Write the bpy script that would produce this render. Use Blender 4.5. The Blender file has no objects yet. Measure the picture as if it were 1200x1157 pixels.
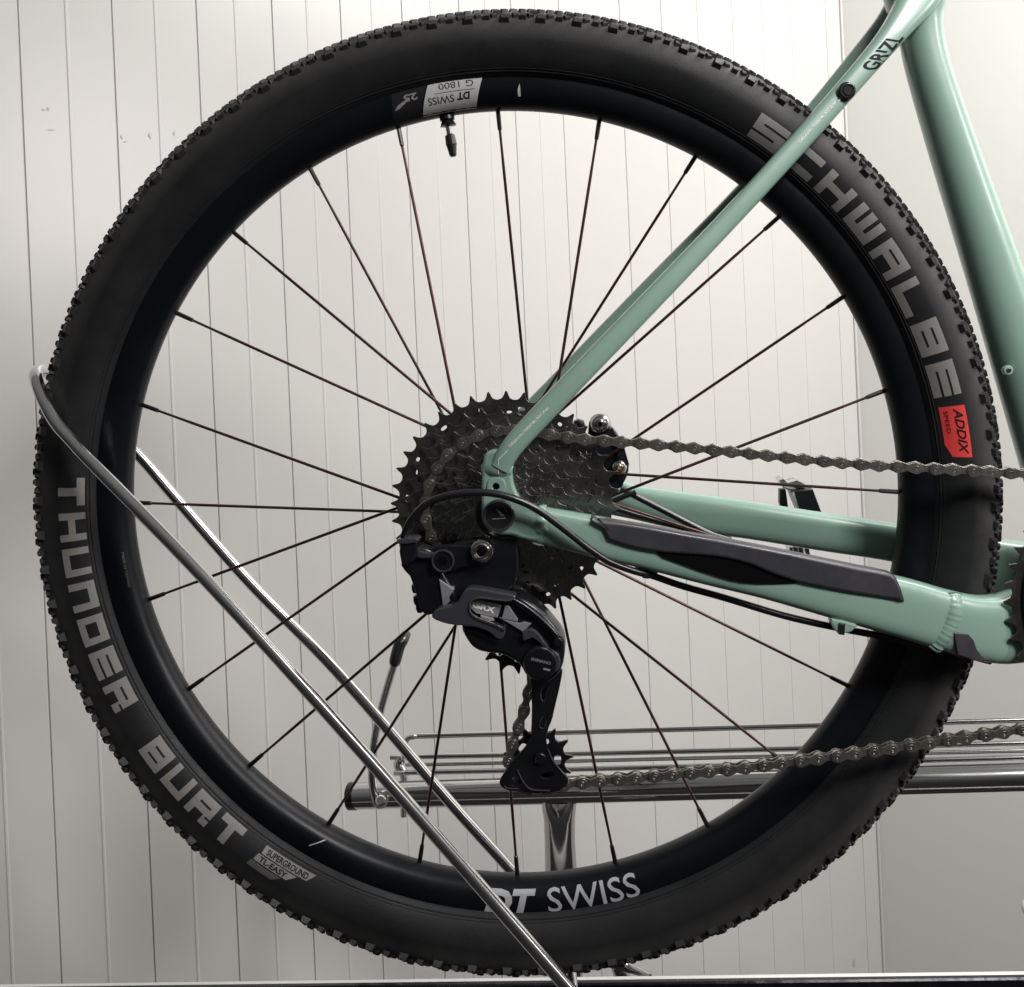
import bpy, bmesh, math, random
import numpy as np
from mathutils import Vector, Matrix
from mathutils.bvhtree import BVHTree
random.seed(7)
S = bpy.context.scene
COL = S.collection
# ------------------------------------------------------------------ camera
F, PX, PY, D = 1230.0, 630.0, 440.0, 0.80      # focal length in photo pixels, principal point, metres to the hub
ROLL = 0.045
ca, sa = math.cos(ROLL), math.sin(ROLL)
XR = Vector((ca, 0, -sa)); XU = Vector((sa, 0, ca)); XD = Vector((0, 1, 0))   # camera right / up / away
CAM = Vector((0, -D, 0))
cam = bpy.data.cameras.new('camera'); camo = bpy.data.objects.new('camera', cam); COL.objects.link(camo)
cam.sensor_fit = 'HORIZONTAL'; cam.sensor_width = 36; cam.lens = 36 * F / 1200
cam.shift_x = (600 - PX) / 1200; cam.shift_y = -(578.5 - PY) / 1200
cam.clip_start = 0.02; cam.clip_end = 60
m = Matrix((XR, XU, -XD)).transposed().to_4x4(); m.translation = CAM
camo.matrix_world = m
S.camera = camo
# ------------------------------------------------------------------ world, lamps, exposure
W = bpy.data.worlds.new('World'); S.world = W; W.use_nodes = True
nt = W.node_tree; bg = nt.nodes['Background']
tc = nt.nodes.new('ShaderNodeTexCoord'); sp = nt.nodes.new('ShaderNodeSeparateXYZ'); cr = nt.nodes.new('ShaderNodeValToRGB')
nt.links.new(tc.outputs['Generated'], sp.inputs[0]); nt.links.new(sp.outputs['Z'], cr.inputs[0]); nt.links.new(cr.outputs[0], bg.inputs[0])
mp = nt.nodes.new('ShaderNodeMapRange'); mp.inputs[1].default_value = -1; mp.inputs[2].default_value = 1
nt.links.new(sp.outputs['Z'], mp.inputs[0]); nt.links.new(mp.outputs[0], cr.inputs[0])
e = cr.color_ramp.elements
e[0].position = 0.3; e[0].color = (.035, .033, .032, 1); e[1].position = 0.9; e[1].color = (.26, .26, .255, 1)
x = e.new(0.5); x.color = (.055, .056, .058, 1)
bg.inputs[1].default_value = 0.75
S.render.engine = 'CYCLES'
S.view_settings.view_transform = 'Standard'; S.view_settings.look = 'None'
S.view_settings.exposure = 0.0; S.view_settings.gamma = 1.0
def campt(x, y, z): return CAM + XR * x + XU * y + XD * z
def area(name, pos, tgt, size, power, color):
    l = bpy.data.lights.new(name, 'AREA'); l.shape = 'RECTANGLE'; l.size = size[0]; l.size_y = size[1]; l.energy = power; l.color = color
    o = bpy.data.objects.new(name, l); COL.objects.link(o); o.location = pos
    o.rotation_euler = (tgt - pos).to_track_quat('-Z', 'Y').to_euler(); return o
area('ceiling_lamp', campt(.8, .97, -.3), campt(1.3, .1, .75), (0.6, 0.4), 38, (1, .98, .965))
area('side_lamp', campt(2.55, 1.05, -0.55), campt(-.6, .1, 1.2), (0.36, 0.45), 36, (1, .94, .93))
area('added_wall_lamp', campt(1.5, 1.6, 1.0), campt(1.1, -.3, 1.8), (1.0, 0.7), 78, (1, 1, .965))  # unseen lamp, added to brighten the far right part of the ribbed wall

# ------------------------------------------------------------------ frames
wv = (XR * -.05 + XU * -.04 - XD).normalized()      # wheel axle, towards the camera
uv_ = (XR - XD * .05).normalized(); uv_ = (uv_ - wv * uv_.dot(wv)).normalized()
vv = wv.cross(uv_)
HUB = campt((596 - PX) * D / F, -(584 - PY) * D / F, D)
BM = Matrix((uv_, vv, wv)).transposed().to_4x4(); BM.translation = HUB
BI = BM.inverted()
def ray(px, py): return XR * ((px - PX) / F) - XU * ((py - PY) / F) + XD
def P(px, py, z): return CAM + ray(px, py) * z       # world point seen at (px, py) at depth z
OL = BI @ CAM
def b(px, py, w=0):                                   # point in the bicycle frame (mm) on the plane w mm outboard
    d = BI.to_3x3() @ ray(px, py); t = (w / 1000 - OL.z) / d.z
    p = OL + d * t; return Vector((p.x * 1000, p.y * 1000, w))
def pol(r, deg, w=0): a = math.radians(deg); return Vector((r * math.cos(a), r * math.sin(a), w))

# ------------------------------------------------------------------ materials
def mat(name, col, rough=.5, metal=0., coat=0., bump=None, vary=0., rvary=0., scale=60., aniso=None, spec=.5):
    m = bpy.data.materials.new(name); m.use_nodes = True; n = m.node_tree.nodes; l = m.node_tree.links
    p = n['Principled BSDF']; p.inputs['Base Color'].default_value = (*col, 1); p.inputs['Roughness'].default_value = rough
    p.inputs['Metallic'].default_value = metal; p.inputs['Coat Weight'].default_value = coat; p.inputs['Coat Roughness'].default_value = .08
    p.inputs['Specular IOR Level'].default_value = spec
    t = n.new('ShaderNodeTexCoord')
    if vary or rvary:
        no = n.new('ShaderNodeTexNoise'); no.inputs['Scale'].default_value = scale; no.inputs['Detail'].default_value = 6; no.inputs['Roughness'].default_value = .65
        l.new(t.outputs['Object'], no.inputs['Vector'])
        if vary:
            mx = n.new('ShaderNodeMix'); mx.data_type = 'RGBA'
            mx.inputs[6].default_value = (*[c * (1 - vary) for c in col], 1); mx.inputs[7].default_value = (*[min(1, c * (1 + vary)) for c in col], 1)
            l.new(no.outputs[0], mx.inputs[0]); l.new(mx.outputs[2], p.inputs['Base Color'])
        if rvary:
            mr = n.new('ShaderNodeMapRange'); mr.inputs[1].default_value = .3; mr.inputs[2].default_value = .7
            mr.inputs[3].default_value = max(0.02, rough - rvary); mr.inputs[4].default_value = min(1, rough + rvary)
            l.new(no.outputs[0], mr.inputs[0]); l.new(mr.outputs[0], p.inputs['Roughness'])
    if bump:
        bn = n.new('ShaderNodeTexNoise'); bn.inputs['Scale'].default_value = bump[0]; bn.inputs['Detail'].default_value = 3
        l.new(t.outputs['Object'], bn.inputs['Vector'])
        bb = n.new('ShaderNodeBump'); bb.inputs['Strength'].default_value = bump[1]; bb.inputs['Distance'].default_value = bump[2]
        l.new(bn.outputs[0], bb.inputs['Height']); l.new(bb.outputs[0], p.inputs['Normal'])
    return m
M = {}
M['paint'] = mat('mint_paint', (.20, .308, .252), .34, 0, .5, rvary=.06, vary=.03, scale=25, bump=(900, .04, .0004))
M['wall'] = mat('panel_paint', (.405, .394, .380), .24, 0, 0, spec=.28, vary=.025, rvary=.02, scale=5, bump=(240, .05, .0005))
M['scuff'] = mat('scuff_grey', (.34, .33, .32), .4)
M['wall2'] = mat('smooth_wall_paint', (.53, .525, .50), .4, 0, 0, spec=.3, vary=.03, scale=3, bump=(200, .05, .0005))
M['tyre'] = mat('tyre_rubber', (.0125, .0132, .0138), .5, 0, 0, spec=.2, vary=.35, rvary=.10, scale=28, bump=(1500, .35, .0005))
M['knob'] = mat('tread_rubber', (.018, .0178, .018), .52, 0, 0, spec=.35, vary=.3, rvary=.08, scale=60, bump=(1100, .25, .0004))
M['rim'] = mat('rim_black', (.003, .004, .0054), .34, 0, .0, spec=.24, rvary=.05, vary=.2, scale=14, bump=(700, .05, .0003))
M['print'] = mat('grey_print', (.18, .174, .165), .6, 0, 0, vary=.18, scale=220, bump=(1500, .3, .0004))
M['printdim'] = mat('unlit_faint_print', (.075, .07, .06), .6, 0, 0, vary=.2, scale=220)  # faint rim text; on the tyre label the lack of light as colour
M['red'] = mat('red_print', (.62, .045, .04), .5, 0, 0, vary=.1, scale=120)
M['ink'] = mat('black_ink', (.010, .010, .012), .6, spec=.15)
M['white'] = mat('white_ink', (.68, .72, .69), .5)
M['decal'] = mat('silver_decal', (.62, .62, .61), .38, .45, 0, vary=.06, scale=30)
M['rimtext'] = mat('rim_lettering', (.38, .38, .40), .4, .2)
M['spoke'] = mat('spoke_black', (.05, .022, .018), .32, .6)
M['nipple'] = mat('nipple_black', (.02, .018, .018), .3, .7)
M['cas'] = mat('sprocket_steel', (.22, .214, .205), .23, .95, 0, vary=.3, rvary=.12, scale=70, bump=(400, .12, .0004))
M['chain'] = mat('chain_steel', (.32, .30, .27), .27, .9, 0, vary=.35, rvary=.1, scale=130)
M['pin'] = mat('chain_pin', (.62, .60, .55), .25, 1)
M['black'] = mat('derailleur_black', (.0045, .005, .007), .33, 0, .05, rvary=.08, vary=.2, scale=50)
M['satin'] = mat('derailleur_graphite', (.085, .086, .105), .25, .6, .25, rvary=.05, scale=40)
M['facet'] = mat('grey_facet', (.34, .34, .36), .34, .5)
M['steel'] = mat('polished_steel', (.62, .60, .57), .16, 1, rvary=.05, scale=60)
M['hole'] = mat('recess_shade', (.0025, .0025, .0025), .9, spec=.05)  # near-black in place of the shade inside sockets and the guard undercut
M['rubber'] = mat('guard_rubber', (.036, .035, .041), .36, 0, 0, vary=.35, rvary=.14, scale=38, bump=(300, .06, .0005))
M['hose'] = mat('cable_housing', (.010, .010, .012), .28)
M['chrome'] = mat('chrome', (.62, .615, .61), .13, 1)
M['chromedull'] = mat('worn_chrome', (.52, .51, .50), .17, 1)
M['plastic'] = mat('black_plastic', (.012, .012, .012), .25)
M['rail'] = mat('rail_white', (.55, .54, .52), .45, .1, vary=.06, scale=20)
M['raildark'] = mat('rail_dark_steel', (.05, .05, .055), .22, .9, vary=.5, rvary=.1, scale=90)
M['joint'] = mat('joint_paint', (.40, .388, .377), .6)
M['bluemetal'] = mat('caliper_black', (.008, .009, .013), .33, .3)
M['orange'] = mat('brass_insert', (.55, .28, .06), .4, .6)

# ------------------------------------------------------------------ builders
def finish(name, me, mt, parent=None, smooth=35, mm=True):
    if mm: me.transform(Matrix.Scale(.001, 4))
    if mt is not None and not me.materials: me.materials.append(M[mt] if isinstance(mt, str) else mt)
    if smooth:
        me.polygons.foreach_set('use_smooth', [True] * len(me.polygons)); me.set_sharp_from_angle(angle=math.radians(smooth))
    me.update()
    o = bpy.data.objects.new(name, me); COL.objects.link(o)
    if parent: o.parent = parent
    return o
def mesh_pd(vs, fs, name='m'):
    me = bpy.data.meshes.new(name); me.from_pydata([tuple(v) for v in vs], [], fs); me.update(); return me
def empty(name, M4):
    o = bpy.data.objects.new(name, None); o.empty_display_size = .05; COL.objects.link(o); o.matrix_world = M4; return o
def tag(o, label=None, cat=None, group=None, kind=None):
    for k, v in (('label', label), ('category', cat), ('group', group), ('kind', kind)):
        if v: o[k] = v
    return o
def fill(loops, w0, w1, bev=0., res=0):
    """extruded flat shape from closed 2D loops in mm (holes are inner loops)"""
    cu = bpy.data.curves.new('c', 'CURVE'); cu.dimensions = '2D'; cu.fill_mode = 'BOTH'
    cu.extrude = max(1e-4, abs(w1 - w0) / 2 - bev); cu.bevel_depth = bev; cu.bevel_resolution = res; cu.offset = -bev
    for lp in loops:
        s = cu.splines.new('POLY'); s.points.add(len(lp) - 1); s.use_cyclic_u = True
        for p, q in zip(s.points, lp): p.co = (q[0], q[1], 0, 1)
    o = bpy.data.objects.new('c', cu); me = bpy.data.meshes.new_from_object(o)
    bpy.data.objects.remove(o); bpy.data.curves.remove(cu)
    me.materials.clear(); me.transform(Matrix.Translation((0, 0, (w0 + w1) / 2))); return me
def join(meshes, mats=None):
    bm = bmesh.new(); 
    for i, me in enumerate(meshes):
        n0 = len(bm.faces); bm.from_mesh(me); bm.faces.ensure_lookup_table()
        if mats:
            for f in bm.faces[n0:]: f.material_index = mats[i]
    out = bpy.data.meshes.new('j'); bm.to_mesh(out); bm.free(); return out
def circ(cx, cy, r, n=20, a0=0): return [(cx + r * math.cos(a0 + 2 * math.pi * i / n), cy + r * math.sin(a0 + 2 * math.pi * i / n)) for i in range(n)]
def smoothloop(pts, k=4):
    out = []; n = len(pts)
    for i in range(n):
        p0, p1, p2, p3 = (Vector(pts[(i + j) % n][:2]) for j in (-1, 0, 1, 2))
        for s in range(k):
            t = s / k; out.append(tuple(.5 * ((2 * p1) + (p2 - p0) * t + (2 * p0 - 5 * p1 + 4 * p2 - p3) * t * t + (3 * p1 - p0 - 3 * p2 + p3) * t ** 3)))
    return out
def crom(pts, k=6):
    out = []; n = len(pts)
    for i in range(n - 1):
        p0 = pts[max(0, i - 1)]; p1 = pts[i]; p2 = pts[i + 1]; p3 = pts[min(n - 1, i + 2)]
        for s in range(k):
            t = s / k; out.append(.5 * ((2 * p1) + (p2 - p0) * t + (2 * p0 - 5 * p1 + 4 * p2 - p3) * t * t + (3 * p1 - p0 - 3 * p2 + p3) * t ** 3))
    out.append(pts[-1]); return out
def plate(name, pxs, w0, w1, mt, parent, bev=.6, holes=(), smooth=True, k=3, res=1, sh=30, tilt=None):
    """solid plate whose face (at w1) has the given outline"""
    wf = max(w0, w1); lp = [b(x, y, wf) for x, y in pxs]
    lp = smoothloop(lp, k) if smooth else [tuple(p[:2]) for p in lp]
    hs = []
    for h in holes:
        if len(h) == 3 and not hasattr(h[0], '__len__'):
            c = b(h[0], h[1], wf); hs.append(circ(c.x, c.y, h[2], 16))
        else:
            hs.append(smoothloop([b(x, y, wf) for x, y in h], 3))
    me = fill([lp] + hs, w0, w1, bev, res)
    if tilt:                                     # (u at w1, rise per mm): the face follows a sloping tube
        for v in me.vertices: v.co.z += (v.co.x - tilt[0]) * tilt[1]
    return finish(name, me, mt, parent, sh)
def tube(name, pts, r, mt, parent, n=12, k=6, mm=True, caps=True, smooth=50):
    """round tube; pts Vectors, r number or list"""
    rs = r if hasattr(r, '__len__') else [r] * len(pts)
    P4 = crom([Vector((*p, q)) for p, q in zip(pts, rs)], k) if k > 1 and len(pts) > 2 else [Vector((*p, q)) for p, q in zip(pts, rs)]
    C = [Vector(p[:3]) for p in P4]; R = [p[3] for p in P4]
    T = [((C[min(i + 1, len(C) - 1)] - C[max(i - 1, 0)])).normalized() for i in range(len(C))]
    nrm = T[0].orthogonal().normalized(); vs = []; fs = []
    for i, c in enumerate(C):
        nrm = (nrm - T[i] * nrm.dot(T[i])).normalized(); bn = T[i].cross(nrm)
        for j in range(n):
            a = 2 * math.pi * j / n; vs.append(c + (nrm * math.cos(a) + bn * math.sin(a)) * R[i])
    for i in range(len(C) - 1):
        for j in range(n):
            fs.append((i * n + j, i * n + (j + 1) % n, (i + 1) * n + (j + 1) % n, (i + 1) * n + j))
    if caps: fs.append(tuple(range(n))[::-1]); fs.append(tuple((len(C) - 1) * n + j for j in range(n)))
    me = mesh_pd(vs, fs)
    bm = bmesh.new(); bm.from_mesh(me); bmesh.ops.recalc_face_normals(bm, faces=bm.faces); bm.to_mesh(me); bm.free()
    if name is None: return me
    return finish(name, me, mt, parent, smooth, mm)
def loft(name, st, mt, parent, n=32, k=6, ex=3.0, cap=True):
    """stations (px, py, w, half width in px, half thickness mm); superellipse section, widths in the wheel plane"""
    A = []
    for (x, y, w, hp, ht) in st:
        c = b(x, y, w); mmpx = (b(x + 10, y, w) - c).length / 10
        A.append(Vector((c.x, c.y, c.z, 0))); A[-1] = (Vector((c.x, c.y, c.z)), Vector((hp * mmpx, ht, 0)))
    C = crom([a[0] for a in A], k); H = crom([a[1] for a in A], k)
    vs = []; fs = []
    for i, c in enumerate(C):
        t = (C[min(i + 1, len(C) - 1)] - C[max(i - 1, 0)]); s = Vector((-t.y, t.x, 0)).normalized()
        up = t.normalized().cross(s).normalized() * -1
        if up.z < 0: up = -up
        for j in range(n):
            a = 2 * math.pi * j / n; cc, ss = math.cos(a), math.sin(a)
            vs.append(c + s * (math.copysign(abs(cc) ** (2 / ex), cc) * H[i].x) + up * (math.copysign(abs(ss) ** (2 / ex), ss) * H[i].y))
    m_ = len(C)
    for i in range(m_ - 1):
        for j in range(n): fs.append((i * n + j, i * n + (j + 1) % n, (i + 1) * n + (j + 1) % n, (i + 1) * n + j))
    if cap: fs.append(tuple(range(n))[::-1]); fs.append(tuple((m_ - 1) * n + j for j in range(n)))
    me = mesh_pd(vs, fs); bm = bmesh.new(); bm.from_mesh(me); bmesh.ops.recalc_face_normals(bm, faces=bm.faces); bm.to_mesh(me); bm.free()
    return finish(name, me, mt, parent, 45)
def lathe(prof, n=96, axis_pt=(0, 0), closed=False):
    """revolve (r, w) profile about the w axis"""
    vs = []; fs = []; k = len(prof)
    for i in range(n):
        a = 2 * math.pi * i / n; c, s = math.cos(a), math.sin(a)
        for r, w in prof: vs.append((axis_pt[0] + r * c, axis_pt[1] + r * s, w))
    kk = k if closed else k - 1
    for i in range(n):
        for j in range(kk):
            a0 = i * k + j; a1 = i * k + (j + 1) % k; b0 = ((i + 1) % n) * k + j; b1 = ((i + 1) % n) * k + (j + 1) % k
            fs.append((a0, b0, b1, a1))
    me = mesh_pd(vs, fs); bm = bmesh.new(); bm.from_mesh(me); bmesh.ops.recalc_face_normals(bm, faces=bm.faces); bm.to_mesh(me); bm.free()
    return me
def knob_disc(name, px, py, w0, w1, r, mt, parent, bev=.8, n=28):
    c = b(px, py, max(w0, w1)); return finish(name, fill([circ(c.x, c.y, r, n)], w0, w1, bev, 2), mt, parent, 30)
def textmesh(s, size=1., bold=0., shear=0., xs=1.):
    cu = bpy.data.curves.new('t', 'FONT'); cu.body = s; cu.size = size; cu.offset = bold; cu.shear = shear; cu.resolution_u = 3
    o = bpy.data.objects.new('t', cu); me = bpy.data.meshes.new_from_object(o); bpy.data.objects.remove(o)
    me.materials.clear()
    xs_ = [v.co.x for v in me.vertices]; ys_ = [v.co.y for v in me.vertices]
    me.transform(Matrix.Translation((-min(xs_), -min(ys_), 0))); W_ = max(xs_) - min(xs_); H_ = max(ys_) - min(ys_)
    return me, W_, H_
def cuts(me, step_x, step_y):
    bm = bmesh.new(); bm.from_mesh(me)
    xs = [v.co.x for v in bm.verts]; ys = [v.co.y for v in bm.verts]
    for lo, hi, st, no in ((min(xs), max(xs), step_x, (1, 0, 0)), (min(ys), max(ys), step_y, (0, 1, 0))):
        q = lo + st
        while q < hi:
            bmesh.ops.bisect_plane(bm, geom=bm.verts[:] + bm.edges[:] + bm.faces[:], plane_co=(no[0] * q, no[1] * q, 0), plane_no=no); q += st
    bm.to_mesh(me); bm.free(); return me
GR = [2, .62, 1.9, .62, 2]
V3 = [1.75, 3.6, 1.75]
GLY = {'S': (V3, '111 100 111 001 111'), 'C': (V3, '111 100 100 100 111'), 'H': (V3, '101 101 111 101 101'),
       'W': ([1.7, .8, 1.7, .8, 1.7], '10101 10101 10101 10101 11111'), 'A': (V3, '111 101 111 101 101'), 'L': (V3, '100 100 100 100 111'),
       'B': (V3, '111 101 111 101 111'), 'E': (V3, '111 100 111 100 111'), 'T': ([2.4, 2, 2.4], '111 010 010 010 010'),
       'U': (V3, '101 101 101 101 111'), 'N': (V3, '111 101 101 101 101'), 'D': (V3, '111 101 101 101 111'),
       'R': ([1.9, 3, .75, 1.6], '1111 1001 1111 1010 1011'), 'I': ([1.9], '1 1 1 1 1'), 'X': ([1.6, .8, 1.6], '101 101 010 101 101')}
def glyph(ch, w, h):
    """blocky letter in a w x h box, y up"""
    cw, rows = GLY[ch]; rows = rows.split(); sx = w / sum(cw); sy = h / sum(GR); vs = {}; V = []; fs = []
    xe = [0]; ye = [h]
    for c in cw: xe.append(xe[-1] + c * sx)
    for r in GR: ye.append(ye[-1] - r * sy)
    def vid(i, j):
        if (i, j) not in vs: vs[i, j] = len(V); V.append((xe[i], ye[j], 0))
        return vs[i, j]
    for j, row in enumerate(rows):
        for i, c in enumerate(row):
            if c == '1': fs.append((vid(i, j + 1), vid(i + 1, j + 1), vid(i + 1, j), vid(i, j)))
    return mesh_pd(V, fs)
def bend(me, rmid_fn, ang0, sgn, rbase, rdir, wfn, eps, rref, slant=0.):
    """lay a flat mesh on a surface of revolution: x along the arc (sgn: +1 ccw), y along the radius"""
    for v in me.vertices:
        x, y = v.co.x + slant * v.co.y, v.co.y
        r = rbase + rdir * y; a = ang0 + sgn * math.degrees(x / rref)
        v.co = pol(r, a, wfn(r) + eps)
    bm = bmesh.new(); bm.from_mesh(me); bmesh.ops.recalc_face_normals(bm, faces=bm.faces)
    for f in bm.faces:
        if f.normal.z < 0: f.normal_flip()
    bm.to_mesh(me); bm.free(); return me

# ================================================================== THE WALLS (a corner of ribbed panels)
def hdir(deg): return Vector((math.cos(math.radians(deg)), math.sin(math.radians(deg)), 0))
WD = hdir(41.5)                                        # left wall runs away to the right
WN = Vector((WD.y, -WD.x, 0))                          # its normal, towards the camera
W0 = P(20, 20, 1.19)
def wall_s(px, py):
    r = ray(px, py); t = (W0 - CAM).dot(WN) / r.dot(WN); return ((CAM + r * t) - W0).dot(WD)
ZB = -1.6; ZT = 1.9
joints = [wall_s(x, 20) for x in (-220, -96, 21, 131, 230, 319, 399, 471, 538, 599, 655, 726, 775, 817, 858, 893, 927, 967)]
corner_s = wall_s(986, 20)
wall = tag(bpy.data.objects.new('ribbed_wall', bpy.data.meshes.new('ribbed_wall')), kind='structure')
def box_me(o, ax, s0, s1, d0, d1, z0, z1, nrm_):
    vs = [o + ax * s + nrm_ * d + Vector((0, 0, z)) for s in (s0, s1) for d in (d0, d1) for z in (z0, z1)]
    return [tuple(v) for v in vs], [(0, 1, 3, 2), (4, 6, 7, 5), (0, 4, 5, 1), (2, 3, 7, 6), (0, 2, 6, 4), (1, 5, 7, 3)]
vs, fs = box_me(W0, WD, joints[0] - .3, corner_s, -.06, -.0014, ZB, ZT, WN)
wall.data = mesh_pd(vs, fs, 'ribbed_wall'); wall.data.materials.append(M['joint']); COL.objects.link(wall)
def panel(s0, s1, rib, gap):
    """one board: bevelled edges at the joints and a small raised bead halfway"""
    g = gap / 2; bv = .0007; w = s1 - s0; mid = (s0 + s1) / 2
    prof = [(s0 + g, -.0024), (s0 + g, -bv), (s0 + g + bv, 0)]
    if rib: prof += [(mid - .0022, 0), (mid - .0008, .0006), (mid + .0010, .0006), (mid + .0022, 0)]
    prof += [(s1 - g - bv, 0), (s1 - g, -bv), (s1 - g, -.0024)]
    vs = []; fs = []
    for s, d in prof:
        for z in (ZB, ZT): vs.append(W0 + WD * s + WN * d + Vector((0, 0, z)) - Vector((0, 0, W0.z)))
    for i in range(len(prof) - 1): fs.append((2 * i, 2 * i + 2, 2 * i + 3, 2 * i + 1))
    me = mesh_pd(vs, fs, 'wall_panel')
    o = finish('wall_panel', me, 'wall', wall, 0, mm=False)
vs0 = wall.data
for v in vs0.vertices: v.co.z -= W0.z
for i in range(len(joints) - 1):
    big = i in (10, 16)
    gap = .0032 if i < 10 else (.0030 if i in (10,) else .0016)
    panel(joints[i], joints[i + 1], i < 10, .0013 if i < 5 else .0007 if i < 10 else .0018 if i == 11 else .0005)
panel(joints[-1] + .0012, corner_s, False, .003)
panel(joints[0] - .30, joints[0], True, .003)
for (x, y, hx, hy) in ((143, 160, 2, 4), (147, 166, 3, 1), (176, 158, 2, 5), (52, 128, 4, 1.5), (60, 152, 5, 1), (57, 127, 1.5, 3), (1001, 1129, 2, 5), (205, 156, 1.5, 3)):
    lp = []
    for i in range(9):
        a = 2 * math.pi * i / 9; k = random.uniform(.5, 1.2); r = ray(x + hx * k * math.cos(a), y + hy * k * math.sin(a)); t = (W0 - CAM).dot(WN) / r.dot(WN); lp.append(CAM + r * t + WN * .0009)
    if (lp[0] - lp[4]).length > 0: finish('scuff_mark', mesh_pd(lp, [tuple(range(9))[::-1]]), 'scuff', wall, 0, mm=False)
# right wall, from the corner back towards the right
RD = hdir(41.5 - 90 + 14)
CN = W0 + WD * corner_s; CN.z = 0
wr = mesh_pd([tuple(CN + RD * s + Vector((0, 0, z))) for s, z in ((0, ZB), (2.6, ZB), (2.6, ZT), (0, ZT))], [(0, 1, 2, 3)], 'right_wall')
rw_ = finish('right_wall', wr, 'wall2', None, 0, mm=False); tag(rw_, kind='structure')
CW = CN - WN * .0
tr = tube('corner_trim', [CN + Vector((-.002, -.004, ZB)), CN + Vector((-.002, -.004, ZT))], .004, 'wall', rw_, n=8, k=1, mm=False)

# ================================================================== BICYCLE
bike = empty('bicycle', BM)
tag(bike, 'rear half of a mint green gravel bicycle with its black wheel in a chrome holder', 'bicycle')

# ---- tyre
tm = M['tyre'].node_tree; n_ = tm.nodes; pr = n_['Principled BSDF']
src = pr.inputs['Base Color'].links[0].from_socket
t_ = n_.new('ShaderNodeTexCoord'); sx_ = n_.new('ShaderNodeVectorMath'); sx_.operation = 'MULTIPLY'; sx_.inputs[1].default_value = (1, 1, 0)
ln = n_.new('ShaderNodeVectorMath'); ln.operation = 'LENGTH'; mr_ = n_.new('ShaderNodeMapRange')
mr_.inputs[1].default_value = .338; mr_.inputs[2].default_value = .360; mr_.inputs[3].default_value = 0; mr_.inputs[4].default_value = 1
nz = n_.new('ShaderNodeTexNoise'); nz.inputs['Scale'].default_value = 35; nz.inputs['Detail'].default_value = 8; nz.inputs['Roughness'].default_value = .7
ml = n_.new('ShaderNodeMath'); ml.operation = 'MULTIPLY'; mx_ = n_.new('ShaderNodeMix'); mx_.data_type = 'RGBA'; mx_.inputs[7].default_value = (.115, .110, .105, 1)
L_ = tm.links.new
L_(t_.outputs['Object'], sx_.inputs[0]); L_(sx_.outputs[0], ln.inputs[0]); L_(ln.outputs['Value'], mr_.inputs[0]); L_(t_.outputs['Object'], nz.inputs['Vector'])
L_(mr_.outputs[0], ml.inputs[0]); L_(nz.outputs[0], ml.inputs[1]); L_(ml.outputs[0], mx_.inputs[0]); L_(src, mx_.inputs[6]); L_(mx_.outputs[2], pr.inputs['Base Color'])
half = [(312, 11.3), (314, 14.6), (316.3, 17.4), (321, 21.6), (328, 25.4), (336, 27.6), (343, 27.5), (350, 25.8), (355.5, 22.6), (360, 17), (363.2, 9), (364.4, 0)]
sm = [tuple(p[:2]) for p in crom([Vector((r, w, 0)) for r, w in half], 4)]
TR = np.array([p[0] for p in sm]); TW = np.array([p[1] for p in sm])
def tw(r): return float(np.interp(r, TR, TW))
prof = sm + [(r, -w) for r, w in sm[-2::-1]]
bead = []
tyre = finish('tyre', lathe(prof, 256), 'tyre', bike, 60)
# raised hoop lines moulded into the sidewall
for r0, hh in ((317.6, .4), (319.4, .2)):
    me = lathe([(r0 - .55, tw(r0 - .55) - .05), (r0 - .25, tw(r0) + hh), (r0 + .25, tw(r0) + hh), (r0 + .55, tw(r0 + .55) - .05)], 256)
    finish('moulded_line', me, 'tyre', tyre, 40)
def knob_mesh(lx, ly, h, tp=.72):
    a, c = lx / 2, ly / 2; q = .8
    pts = [(-a, -c, -.8), (a, -c, -.8), (a, c, -.8), (-a, c, -.8), (-a * tp, -c * tp, h - q * .3), (a * tp, -c * tp, h - q * .3), (a * tp, c * tp, h - q * .3), (-a * tp, c * tp, h - q * .3),
           (-a * tp * .8, -c * tp * .8, h), (a * tp * .8, -c * tp * .8, h), (a * tp * .8, c * tp * .8, h), (-a * tp * .8, c * tp * .8, h)]
    fs = [(0, 1, 5, 4), (1, 2, 6, 5), (2, 3, 7, 6), (3, 0, 4, 7), (4, 5, 9, 8), (5, 6, 10, 9), (6, 7, 11, 10), (7, 4, 8, 11), (8, 9, 10, 11)]
    return pts, fs
def wedge_mesh(lx, ly, h):
    # shoulder knob: steep leading face, ramped trailing face, shelf toward the sidewall
    a, c = lx / 2, ly / 2
    pts = [(-a, -c, -1), (a, -c, -1), (a * .8, c, -1), (-a * .8, c, -1), (-a * .86, -c * .75, h * .75), (a * .55, -c * .75, h * .9), (a * .5, c * .8, h), (-a * .7, c * .8, h)]
    fs = [(0, 1, 5, 4), (1, 2, 6, 5), (2, 3, 7, 6), (3, 0, 4, 7), (4, 5, 6, 7)]
    return pts, fs
def knob_mat(ang, r, w, nr, nw, yaw=0.):
    n = Vector((nr, 0, nw)).normalized(); t = Vector((0, 1, 0)); y = n.cross(t)
    R = Matrix((t, y, n)).transposed()
    if yaw: R = R @ Matrix.Rotation(yaw, 3, 'Z')
    A = Matrix.Rotation(math.radians(ang), 4, 'Z')
    T = R.to_4x4(); T.translation = Vector((r, 0, w)); return A @ T
NK = 84; stp = 360 / NK
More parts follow.
